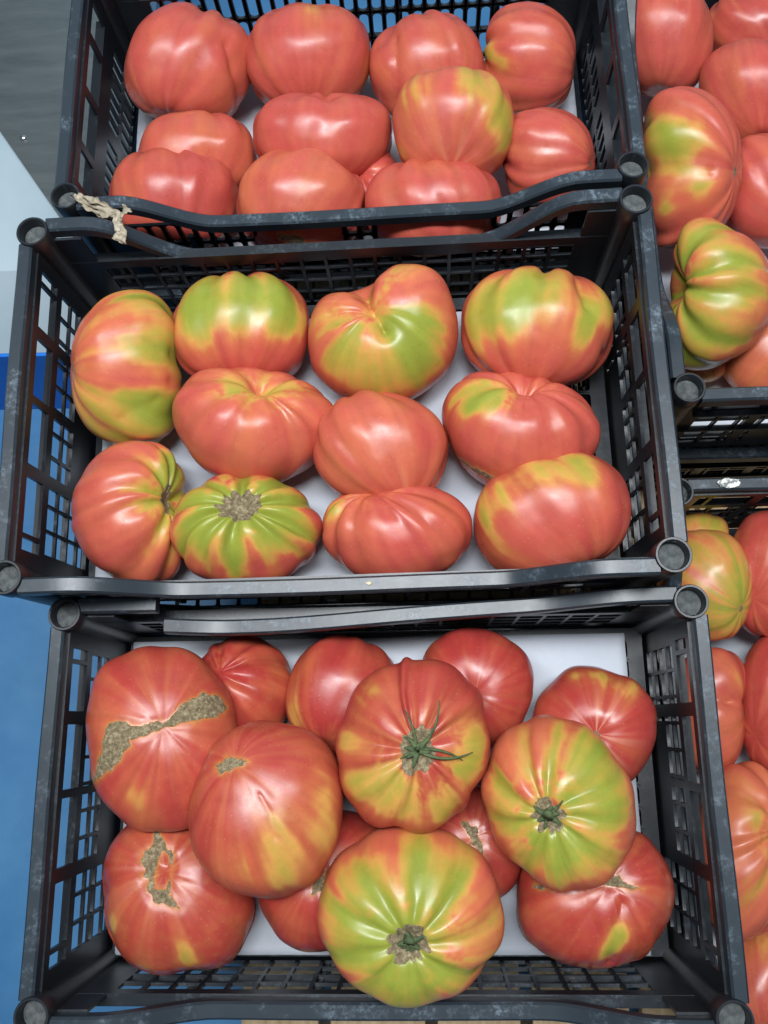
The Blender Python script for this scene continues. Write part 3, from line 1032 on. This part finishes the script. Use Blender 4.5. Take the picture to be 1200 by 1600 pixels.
tomato('broad red tomato with a brown scar line low on its left in the middle crate', zM, 808, 678, 124, 92, -14, stem=(820, 596), back=False, K=9, A=0.05, dim=0.14, tone=0.24, warm=0.15,
       dents=[(822, 590, 1, 0.22, 0.24)], creases=[([(820, 596), (822, 640)], 0.08, 0.08)], patches=[(740, 620, 28, 0.95), (770, 630, 22, 0.75), (738, 645, 12, 0.5), (700, 640, 14, 0.3)],
       scars=[[(705, 722, 2), (740, 738, 5), (760, 746, 6), (795, 755, 2)]], hi=True, seed=27, bend=(0,0.16), group=GM)
tomato('orange red tomato showing its stem side to the right, front left of the middle crate', zM, 206, 803, 90, 108, 4, stem=(272, 780), back=False, K=10, A=0.045, dim=0.16, tone=0.16, warm=0.30, gs=0.75, ge=0.85, gg=0.3,
       dents=[(290, 785, 1, 0.3, 0.20)], patches=[(272, 735, 26, 0.6), (250, 720, 22, 0.4)], seed=28, bend=(0.20,0), group=GM, fade=1.6, pit=0.04)
tomato('green ribbed tomato showing its stem pit, front of the middle crate', zM, 387, 829, 116, 84, 0, stem=(375, 788), back=False, K=10, A=0.075, dim=0.12, tone=0.18, warm=0.15, g0=0.10, gs=0.55, ge=1.25, gg=0.6, pit=0.11,
       patches=[(330, 830, 40, 0.3), (430, 810, 30, 0.4), (380, 870, 40, 0.35), (440, 840, 40, 0.15), (330, 790, 36, 0.35)], seed=29, pr=0.30, group=GM, streak=0.55, hi=True)
tomato('wide red tomato second from the right in the front row of the middle crate', zM, 620, 832, 115, 78, 0, stem=(578, 765), back=False, K=11, A=0.06, tone=0.31, warm=0.19, gs=0.15,
       patches=[(520, 800, 20, 0.6), (705, 800, 26, 0.25)], creases=[([(578, 760), (574, 790), (572, 810)], 0.03, 0.03)], seed=30, bend=(0,0.06), group=GM, lift=0.002)
tomato('large round red tomato with green blotches, front right of the middle crate', zM, 860, 804, 124, 91, 12, stem=(800, 730), K=8, A=0.05, tone=0.36, warm=0.15, star=0.3,
       patches=[(775, 780, 30, 0.65), (760, 820, 26, 0.5), (905, 740, 26, 0.6), (920, 725, 20, 0.5), (840, 745, 30, 0.5), (800, 865, 26, 0.3)], seed=31, group=GM)

# --- nearest crate: ripe, two layers deep
tomato('ribbed red tomato peeping out behind the long scarred one, back left', zF, 380, 1078, 80, 84, 0, stem=(343, 1050), back=False, K=9, A=0.05, dim=0.06, tone=0.91, warm=0.2, patches=[(435, 1060, 14, 0.3)], seed=41, group=GF)
tomato('dull red tomato against the back edge, left of centre in the nearest crate', zF, 533, 1085, 84, 88, -20, stem=(560, 1010), K=9, A=0.04, tone=0.86, warm=0.15, patches=[(465, 1110, 20, 0.45), (480, 1050, 20, 0.25)], seed=42, group=GF)
tomato('smooth red tomato against the back edge, right of centre in the nearest crate', zF, 740, 1072, 91, 86, -20, blossom=(741, 1083), K=9, A=0.03, tone=0.86, warm=0.05, star=0.35, seed=43, group=GF)
tomato('red tomato with pale specks at the right wall of the nearest crate', zF, 925, 1138, 98, 90, -20, blossom=(932, 1150), K=9, A=0.035, tone=0.78, warm=0.1, star=0.8, bdim=0.09,
       patches=[(900, 1062, 18, 0.6), (970, 1080, 22, 0.65), (935, 1065, 16, 0.4)], seed=44, group=GF)
tomato('big flattened red tomato with a star shaped scar, front left corner', zF, 282, 1388, 116, 120, 0, blossom=(255, 1362), K=8, A=0.045, bdim=0.05, star=0.3, tone=0.84, warm=0.12, sq=2.4,
       patches=[(285, 1480, 20, 0.6), (190, 1440, 20, 0.35), (230, 1490, 20, 0.3), (370, 1430, 20, 0.2)],
       dents=[(255, 1352, 1, 0.13, 0.07)], scars=[[(247, 1300, 1), (250, 1325, 8), (235, 1345, 11), (235, 1370, 6), (240, 1390, 5), (252, 1398, 11), (264, 1405, 6), (280, 1416, 1)], [(250, 1325, 4), (266, 1335, 3), (268, 1360, 1), (262, 1390, 3)], [(222, 1346, 1), (235, 1345, 8)]],
       hi=True, seed=45, dot=0, group=GF)
tomato('deep red tomato squeezed beneath the smooth yellow flecked one', zF, 512, 1372, 108, 104, 0, blossom=(495, 1368), K=9, A=0.045, tone=0.96, warm=0.05,
       scars=[[(485, 1345, 5), (495, 1362, 13), (498, 1385, 9), (492, 1395, 2)]], hi=True, seed=46, dot=0, group=GF)
tomato('red tomato with a small brown scar, wedged in the centre of the nearest crate', zF, 738, 1318, 82, 86, 0, blossom=(740, 1308), K=9, A=0.04, tone=0.78, warm=0.1, star=0.3,
       scars=[[(725, 1288, 3), (738, 1300, 10), (745, 1318, 7), (755, 1336, 2)]], hi=True, seed=47, dot=0, group=GF)
tomato('red tomato with a folded yellow crease, front right corner', zF, 928, 1394, 124, 108, -12, blossom=(955, 1380), K=7, A=0.05, tone=0.88, warm=0.1,
       patches=[(960, 1470, 14, 0.95), (968, 1450, 12, 0.8), (950, 1485, 12, 0.7)], creases=[([(955, 1500), (960, 1450), (975, 1410)], 0.10, 0.07), ([(905, 1380), (930, 1440), (955, 1490)], 0.14, 0.05)], star=0.3,
       scars=[[(905, 1372, 10), (940, 1370, 10), (962, 1376, 10), (980, 1385, 5), (1004, 1389, 1)], [(840, 1383, 3), (865, 1385, 5)]], hi=True, seed=48, dot=0, group=GF)
tomato('large red tomato with a long brown corky scar, back left of the nearest crate', zF, 257, 1150, 114, 136, 8, blossom=(255, 1135), K=10, A=0.04, bdim=0.02, tone=0.76, warm=0.2, lift=0.045, rd=0.72,
       patches=[(215, 1235, 18, 0.45), (230, 1090, 22, 0.15), (240, 1040, 26, 0.12)],
       scars=[[(158, 1212, 3), (176, 1185, 13), (190, 1158, 19), (192, 1145, 17), (225, 1142, 8), (262, 1130, 7), (285, 1118, 14), (312, 1106, 19), (328, 1106, 17), (348, 1109, 2)]], hi=True, seed=49, dot=0, star=0.12, group=GF)
tomato('glossy red tomato with a spidery green calyx, upper middle of the nearest crate', zF, 645, 1160, 119, 127, -10, stem=(650, 1170), back=False, K=10, A=0.07, dim=0.10, tone=0.74, warm=0.02, gg=0.05, lift=0.068, pit=0.04, rd=0.70,
       patches=[(565, 1090, 28, 0.6), (742, 1150, 32, 0.55), (735, 1190, 28, 0.55), (575, 1215, 40, 0.6), (620, 1250, 34, 0.55), (690, 1260, 32, 0.6), (538, 1150, 22, 0.4)],
       hi=True, calyx=(7, 0.011, 0.3, 0.006, [(97, 0.034, 0.4), (40, 0.040, 1.0), (8, 0.036, -0.8), (-28, 0.042, 1.0), (200, 0.014, 0.3)]), seed=50, pr=0.26, sstar=0.5, group=GF)
tomato('smooth red tomato with yellow flecks on its right, left of centre on top', zF, 417, 1260, 117, 127, -10, blossom=(370, 1197), K=8, A=0.03, bdim=0.02, tone=0.81, warm=0.25, lift=0.066, rd=0.74,
       patches=[(500, 1240, 22, 0.42), (490, 1200, 16, 0.3), (440, 1310, 34, 0.28), (380, 1335, 34, 0.25), (505, 1295, 30, 0.35), (430, 1365, 30, 0.32), (432, 1272, 14, 0.3)],
       creases=[([(405, 1240), (420, 1265), (428, 1300)], 0.05, 0.025)], scars=[[(352, 1205, 9), (366, 1196, 10), (390, 1195, 1)]], hi=True, seed=51, dot=0, star=0.12, group=GF)
tomato('green and orange tomato with its stem upward at the right, on top', zF, 873, 1252, 114, 130, 25, stem=(857, 1278), back=False, K=9, A=0.06, dim=0.09, tone=0.20, warm=0.5, g0=0.08, gs=0.15, ge=1.3, gg=0.25, lift=0.066, pit=0.09, rd=0.72,
       patches=[(930, 1170, 50, 0.55), (940, 1215, 40, 0.5), (780, 1230, 24, 0.5), (800, 1290, 30, 0.4), (850, 1340, 44, 0.55), (940, 1310, 44, 0.5), (880, 1320, 34, 0.4), (960, 1260, 30, 0.4), (880, 1210, 30, 0.2)],
       hi=True, calyx=(5, 0.009, 0.15, 0.010, [(40, 0.015, 0.3), (-110, 0.016, 0.3)]), seed=52, group=GF, streak=0.45)
tomato('largest, mostly green tomato with an open stem pit, front of the nearest crate', zF, 642, 1425, 145, 131, -8, stem=(640, 1480), back=False, K=9, A=0.06, dim=0.11, tone=0.10, warm=0.45, g0=0.20, gs=0.32, ge=1.5, gg=0.3, lift=0.060, pit=0.11, rd=0.66,
       patches=[(570, 1430, 60, 0.35), (700, 1410, 40, 0.35), (620, 1380, 50, 0.25), (580, 1500, 60, 0.4), (720, 1500, 50, 0.12), (660, 1540, 50, 0.35), (740, 1460, 40, -0.25), (740, 1530, 40, -0.2), (520, 1400, 30, -0.15)],
       hi=True, calyx=(6, 0.010, 0.12, 0.009, [(-100, 0.030, 0.4), (-75, 0.036, -0.3), (20, 0.014, 0.2)]), seed=53, group=GF, streak=0.45)

# --- upper right crate
tomato('large smooth pink tomato at the back left of the upper right crate', zRT, 1035, 62, 78, 92, 0, stem=(1040, -20), K=8, A=0.03, tone=0.16, warm=0.22, seed=61, dot=0, group=GU, lift=0.02)
tomato('red tomato cut off by the top picture edge in the upper right crate', zRT, 1178, 48, 76, 60, 0, stem=(1150, 0), K=9, A=0.05, tone=0.36, warm=0.08, patches=[(1115, 25, 12, 0.4)], seed=62, group=GU, lift=0.012)
tomato('pink tomato with a small blossom star at the right picture edge, upper right crate', zRT, 1178, 150, 88, 86, 0, stem=(1165, 85), K=9, A=0.03, tone=0.26, warm=0.08, star=0.4, seed=63, group=GU, lift=0.024)
tomato('curved pink tomato with green stripes beside the far crate wall', zRT, 1078, 268, 80, 126, -4, stem=(1010, 268), back=True, K=10, A=0.08, tone=0.16, warm=0.22, gs=0.25, ge=1.0, gg=0.3, fade=1.5,
       patches=[(1048, 240, 30, 0.8), (1035, 200, 20, 0.5), (1085, 215, 30, 0.5), (1095, 295, 16, 0.5), (1045, 320, 14, 0.6), (1020, 180, 18, 0.4)], creases=[([(1008, 272), (1050, 262), (1110, 268)], 0.07, 0.06)], seed=64, bend=(-0.22,0), group=GU, lift=0.03)
tomato('pink tomato half cut off at the right edge above the curled green one', zRT, 1200, 300, 74, 88, 0, stem=(1150, 250), K=9, A=0.04, tone=0.21, warm=0.15, seed=65, group=GU, lift=0.02)
tomato('curled green and orange tomato nearest in the upper right crate', zRT, 1125, 466, 86, 118, -8, stem=(1052, 445), back=False, K=9, A=0.06, dim=0.20, tone=0.11, warm=0.52, g0=0.16, gs=0.25, ge=1.8, gg=0.5, fade=1.6, lift=0.035,
       dents=[(1035, 448, 1, 0.34, 0.30)], patches=[(1100, 545, 50, 0.55), (1140, 400, 34, 0.35), (1080, 380, 26, 0.4), (1150, 470, 30, 0.3)], seed=66, bend=(-0.30,0), group=GU, streak=0.5)
tomato('orange tomato under the curled green one, at the right picture edge', zRT, 1190, 556, 66, 64, 0, stem=(1230, 500), K=8, A=0.04, tone=0.06, warm=0.68, g0=0.18, seed=67, group=GU, lift=0.0)
tomato('small green tomato bottom showing below the curled green one', zRT, 1085, 560, 52, 38, 0, stem=(1060, 520), K=8, A=0.04, tone=0.06, warm=0.68, g0=0.45, seed=68, group=GU, lift=0.0)

# --- low right crate
tomato('green shouldered tomato at the back of the low right crate', zRB, 1082, 850, 62, 50, 0, stem=(1095, 812), K=8, A=0.07, tone=0.1, warm=0.8, g0=0.3, patches=[(1110, 825, 24, 0.6)], seed=71, group=GL, lift=0.0)
tomato('yellow green tomato under the corner of the middle crate, low right crate', zRB, 1100, 914, 75, 84, 0, stem=(1045, 880), back=True, K=9, A=0.07, tone=0.0, warm=0.8, g0=0.34, lift=0.03,
       patches=[(1125, 960, 40, 0.6), (1150, 910, 24, 0.4), (1085, 860, 30, 0.3)], seed=72, group=GL)
tomato('smooth red tomato at the right picture edge beside the yellow green one', zRB, 1208, 897, 76, 96, 0, stem=(1240, 860), K=8, A=0.05, tone=0.45, warm=0.1, seed=73, dot=0, group=GL, lift=0.02)
tomato('two lobed orange red tomato seen past the right wall of the nearest crate', zRB, 1105, 1108, 62, 92, -4, stem=(1045, 1100), back=True, K=7, A=0.07, tone=0.2, warm=0.4, lift=0.01,
       creases=[([(1172, 1095), (1140, 1098), (1100, 1092)], 0.10, 0.18)], patches=[(1145, 1070, 16, 0.35), (1150, 1140, 16, 0.3)], seed=74, bend=(0.12,0), group=GL)
tomato('deep red tomato at the right picture edge beside the two lobed one', zRB, 1216, 1098, 66, 104, 0, stem=(1250, 1050), K=8, A=0.05, tone=0.55, warm=0.05, seed=75, dot=0, group=GL, lift=0.012)
tomato('large orange tomato with yellow streaks in the low right crate', zRB, 1158, 1325, 82, 130, 0, stem=(1225, 1300), back=False, K=10, A=0.075, tone=0.1, warm=0.6, lift=0.02, g0=0.04,
       patches=[(1180, 1370, 34, 0.4), (1160, 1230, 30, 0.25), (1190, 1280, 24, 0.4)], seed=76, group=GL)
tomato('red tomato with a green patch in the bottom right corner of the picture', zRB, 1190, 1535, 66, 86, 0, stem=(1190, 1470), K=8, A=0.04, tone=0.3, warm=0.3, lift=0.0, patches=[(1185, 1475, 24, 0.6)], seed=77, group=GL)

# ------------------------------------------------------------------ surroundings
def box_obj(name, x0, x1, y0, y1, z0, z1, mat, parent=None, bevel=0.0):
    bm = bmesh.new()
    bm_box(bm, x0, x1, y0, y1, z0, z1, bevel)
    return new_obj(name, bm_mesh(name, bm), mat, parent)


tag(box_obj('floor', -4, 4, -4, 5, -0.02, 0.0, M_FLOOR), kind='structure')
# white cabinet with a blue plinth behind the crates on the left
yw = at(20, 640, 0.0).y
d = ray(20, 557)
zs = CZ + d.z * (yw / d.y)
back_y = 0.07                                    # white front given an added slant so it catches light like the top
d = ray(20, 428)
ztop = CZ + d.z * ((yw + back_y) / d.y)
w = empty('white_cabinet', (-0.9, yw, 0))
tag(w, 'white cabinet on a bright blue plinth, left behind the crates', 'cabinet')
bm = bmesh.new()
vv = [bm.verts.new((x_, y_, z_)) for x_ in (-1.6, 0.545) for y_, z_ in ((0.004, zs + 0.0005), (0.004 + back_y, ztop), (0.60, ztop), (0.60, zs + 0.0005))]
for f_ in ((0, 1, 2, 3), (7, 6, 5, 4), (0, 4, 5, 1), (1, 5, 6, 2), (2, 6, 7, 3), (3, 7, 4, 0)):
    bm.faces.new([vv[k_] for k_ in f_])
new_obj('body', bm_mesh('body', bm), M_WALL, w)
box_obj('plinth', -1.6, 0.544, 0.0, 0.49, 0.0, zs, M_SKIRT, w, 0.002)
# pale wall far behind the far crate
w2 = empty('back_wall', (0.3, 1.35, 0))
tag(w2, 'pale blue wall showing through the slots of the far crate', 'wall')
box_obj('panel', -1.2, 3.0, 0.0, 0.06, 0.0, 2.4, M_WALL, w2)
# steel sheet at upper left
zc = ztop + 0.005
a, b = at(0, 205, zc), at(92, 338, zc)
e = (b - a).normalized()
nrm2 = Vector((e.y, -e.x, 0))
if nrm2.x < 0 and nrm2.y < 0:
    nrm2 = -nrm2
if nrm2.y < 0:
    nrm2 = -nrm2
st = empty('steel_shelf', ((a.x + b.x) / 2, (a.y + b.y) / 2, zc))
tag(st, 'dull grey steel sheet with a screw at the upper left corner', 'steel shelf')
xr = -0.338
P = [a - e * 0.4, a + e * ((xr - a.x) / e.x), Vector((xr, a.y + 0.42, zc)), Vector(((a - e * 0.4).x, a.y + 0.42, zc))]
o0 = Vector(st.location)
vs_ = [tuple(p - o0) for p in P] + [tuple(p - o0 - Vector((0, 0, 0.003))) for p in P]
me = bpy.data.meshes.new('sheet')
me.from_pydata(vs_, [], [(0, 1, 2, 3), (7, 6, 5, 4)] + [(k, k + 4, (k + 1) % 4 + 4, (k + 1) % 4) for k in range(4)])
new_obj('sheet', me, M_STEEL, st)
sp = at(37, 216, zc) - o0
bm = bmesh.new()
bmesh.ops.create_uvsphere(bm, u_segments=16, v_segments=10, radius=0.0045)
for v in bm.verts:
    v.co.z = max(v.co.z, 0) * 0.8
    v.co += sp
new_obj('screw', bm_mesh('screw', bm, True), M_SCREW, st)

# wooden pallet in front, under the crates
pal = empty('wooden_pallet', (0.15, -0.25, 0))
tag(pal, 'pale wooden pallet glimpsed through the front mesh of the nearest crate', 'pallet')
pz = 0.1445
x_left = at(378, 1560, pz).x
bw = [0.078, 0.095, 0.082, 0.095, 0.09, 0.085, 0.09]
ox, oy = pal.location.x, pal.location.y
x = x_left - ox
for k, wd in enumerate(bw):
    box_obj('board', x, x + wd, -0.42 - oy + 0.003 * (k % 3), 0.70 - oy, pz - 0.018 - 0.0006 * (k % 2), pz - 0.0008 * (k % 2), M_WOOD, pal, 0.002)
    x += wd + 0.012
for y in (-0.42, 0.14, 0.58):
    box_obj('bearer', x_left - ox + 0.004, x - 0.016, y + 0.01 - oy, y + 0.10 - oy, 0.0, pz - 0.020, M_WOOD, pal, 0.002)
for (cx_, cy_, z1, half) in ((MID[0], MID[1], MID[2] - 0.3045, 0.09), (TOP[0], TOP[1], TOP[2] - 0.3045, 0.08), (RBL.x, RBL.y, RBL.z - 0.1505, 0.16)):
    for sgn in (-1, 1):
        y = cy_ + sgn * half
        box_obj('batten', max(x_left, cx_ - 0.2) - ox, cx_ + (0.2 if half < 0.1 else 0.12) - ox, y - 0.02 - oy, y + 0.02 - oy, pz + 0.0002, z1, M_WOOD, pal, 0.001)

# crumpled tape tying the far and the middle crate together
def strip(name, pts, widths, mat, seed, parent, twist=2.0):
    P = [Vector(p) for p in pts]
    def curve(t):
        s = t * (len(P) - 1)
        i = min(int(s), len(P) - 2)
        f = s - i
        p0, p1, p2, p3 = P[max(i - 1, 0)], P[i], P[i + 1], P[min(i + 2, len(P) - 1)]
        return 0.5 * ((2 * p1) + (p2 - p0) * f + (2 * p0 - 5 * p1 + 4 * p2 - p3) * f * f + (3 * p1 - p0 - 3 * p2 + p3) * f ** 3)
    R = random.Random(seed)
    n, m = 40, 9
    ph = [R.uniform(0, 6.28) for _ in range(m)]
    verts, faces = [], []
    for layer in (0, 1):
        for k in range(n):
            t = k / (n - 1)
            c = curve(t)
            d = (curve(min(1, t + 0.02)) - curve(max(0, t - 0.02))).normalized()
            a = d.cross(Vector((0, 0, 1))).normalized()
            b = a.cross(d)
            an = twist * math.sin(t * 5 + seed)
            a, b = a * math.cos(an) + b * math.sin(an), b * math.cos(an) - a * math.sin(an)
            wd = float(np.interp(t, np.linspace(0, 1, len(widths)), widths))
            for i in range(m):
                f = i / (m - 1) * 2 - 1
                fold = 0.30 * wd * math.sin(f * 7 + ph[i] * 0.25 + t * 4) + 0.10 * wd * math.sin(t * 38 + ph[i])
                edge = 1 + 0.18 * math.sin(t * 29 + (2 if f > 0 else 0)) * abs(f)
                verts.append(c + a * (f * wd * edge) + b * (fold - layer * 0.0004))
    for layer in (0, 1):
        o_ = layer * n * m
        for k in range(n - 1):
            for i in range(m - 1):
                q_ = [o_ + k * m + i, o_ + k * m + i + 1, o_ + (k + 1) * m + i + 1, o_ + (k + 1) * m + i]
                faces.append(q_ if layer == 0 else q_[::-1])
    me = bpy.data.meshes.new(name)
    me.from_pydata([tuple(v) for v in verts], [], faces)
    me.polygons.foreach_set('use_smooth', [True] * len(me.polygons))
    return new_obj(name, me, mat, parent)


zt = TOP[2] + 0.006
tie = empty('tape_tie', at(165, 335, zt))
tag(tie, 'crumpled beige tape tying the far crate to the middle crate', 'tape')
o0 = Vector(tie.location)
q = lambda px, py, z: at(px, py, z) - o0
strip('twisted_band', [q(118, 304, zt), q(138, 316, zt + 0.005), q(160, 327, zt + 0.006), q(186, 338, zt + 0.010)], [0.004, 0.0065, 0.006, 0.003], M_TAPE, 1, tie, 0.5)
strip('twisted_band', [q(124, 309, zt + 0.003), q(142, 322, zt + 0.007), q(166, 332, zt + 0.009), q(188, 340, zt + 0.012)], [0.003, 0.004, 0.005, 0.003], M_TAPE, 3, tie, 1.2)
strip('hanging_end', [q(186, 336, zt + 0.014), q(184, 350, zt + 0.022), q(189, 362, zt + 0.022), q(184, 377, zt + 0.018)], [0.003, 0.004, 0.0055, 0.006], M_TAPE, 2, tie, 0.6)
strip('loose_end', [q(184, 342, zt + 0.014), q(191, 334, zt + 0.018), q(200, 324, zt + 0.018)], [0.0025, 0.0035, 0.005], M_TAPE, 5, tie, 0.9)

# torn sticker and a seed on the crate edges
sk = empty('torn_sticker', at(1140, 755, RBL.z + 0.0005))
tag(sk, 'torn white sticker remains on the back edge of the low right crate', 'sticker')
zl = Mrb.matrix_world @ Vector((-W / 2 + 0.05, D / 2 + 0.0065, 0))
bm = bmesh.new()
R = random.Random(4)
ring = []
for k in range(26):
    an = 2 * math.pi * k / 26
    ring.append((0.0105 * math.cos(an) * R.uniform(0.75, 1.1), 0.0047 * math.sin(an) * R.uniform(0.75, 1.05)))
vb = [bm.verts.new((x, y, 0.0006)) for x, y in ring]
f = bm.faces.new(vb)
r = bmesh.ops.extrude_face_region(bm, geom=[f])
for v in [g for g in r['geom'] if isinstance(g, bmesh.types.BMVert)]:
    v.co.z -= 0.0005
new_obj('paper_scrap', bm_mesh('paper_scrap', bm), M_STICKER, sk)

# a stray seed lying on the front edge of the middle crate
sdp = Mmid.matrix_world @ Vector((0.022, -D / 2 - 0.0065, -0.0424))
so = empty('tomato_seed', sdp)
tag(so, 'tiny pale seed stuck on the front edge of the middle crate', 'seed')
bm = bmesh.new()
bmesh.ops.create_uvsphere(bm, u_segments=14, v_segments=8, radius=0.0022)
for v in bm.verts:
    v.co.y *= 0.6 * (1 + 0.25 * v.co.x / 0.0022)
    v.co.z = v.co.z * 0.35
new_obj('kernel', bm_mesh('kernel', bm, True), M_SEED, so)
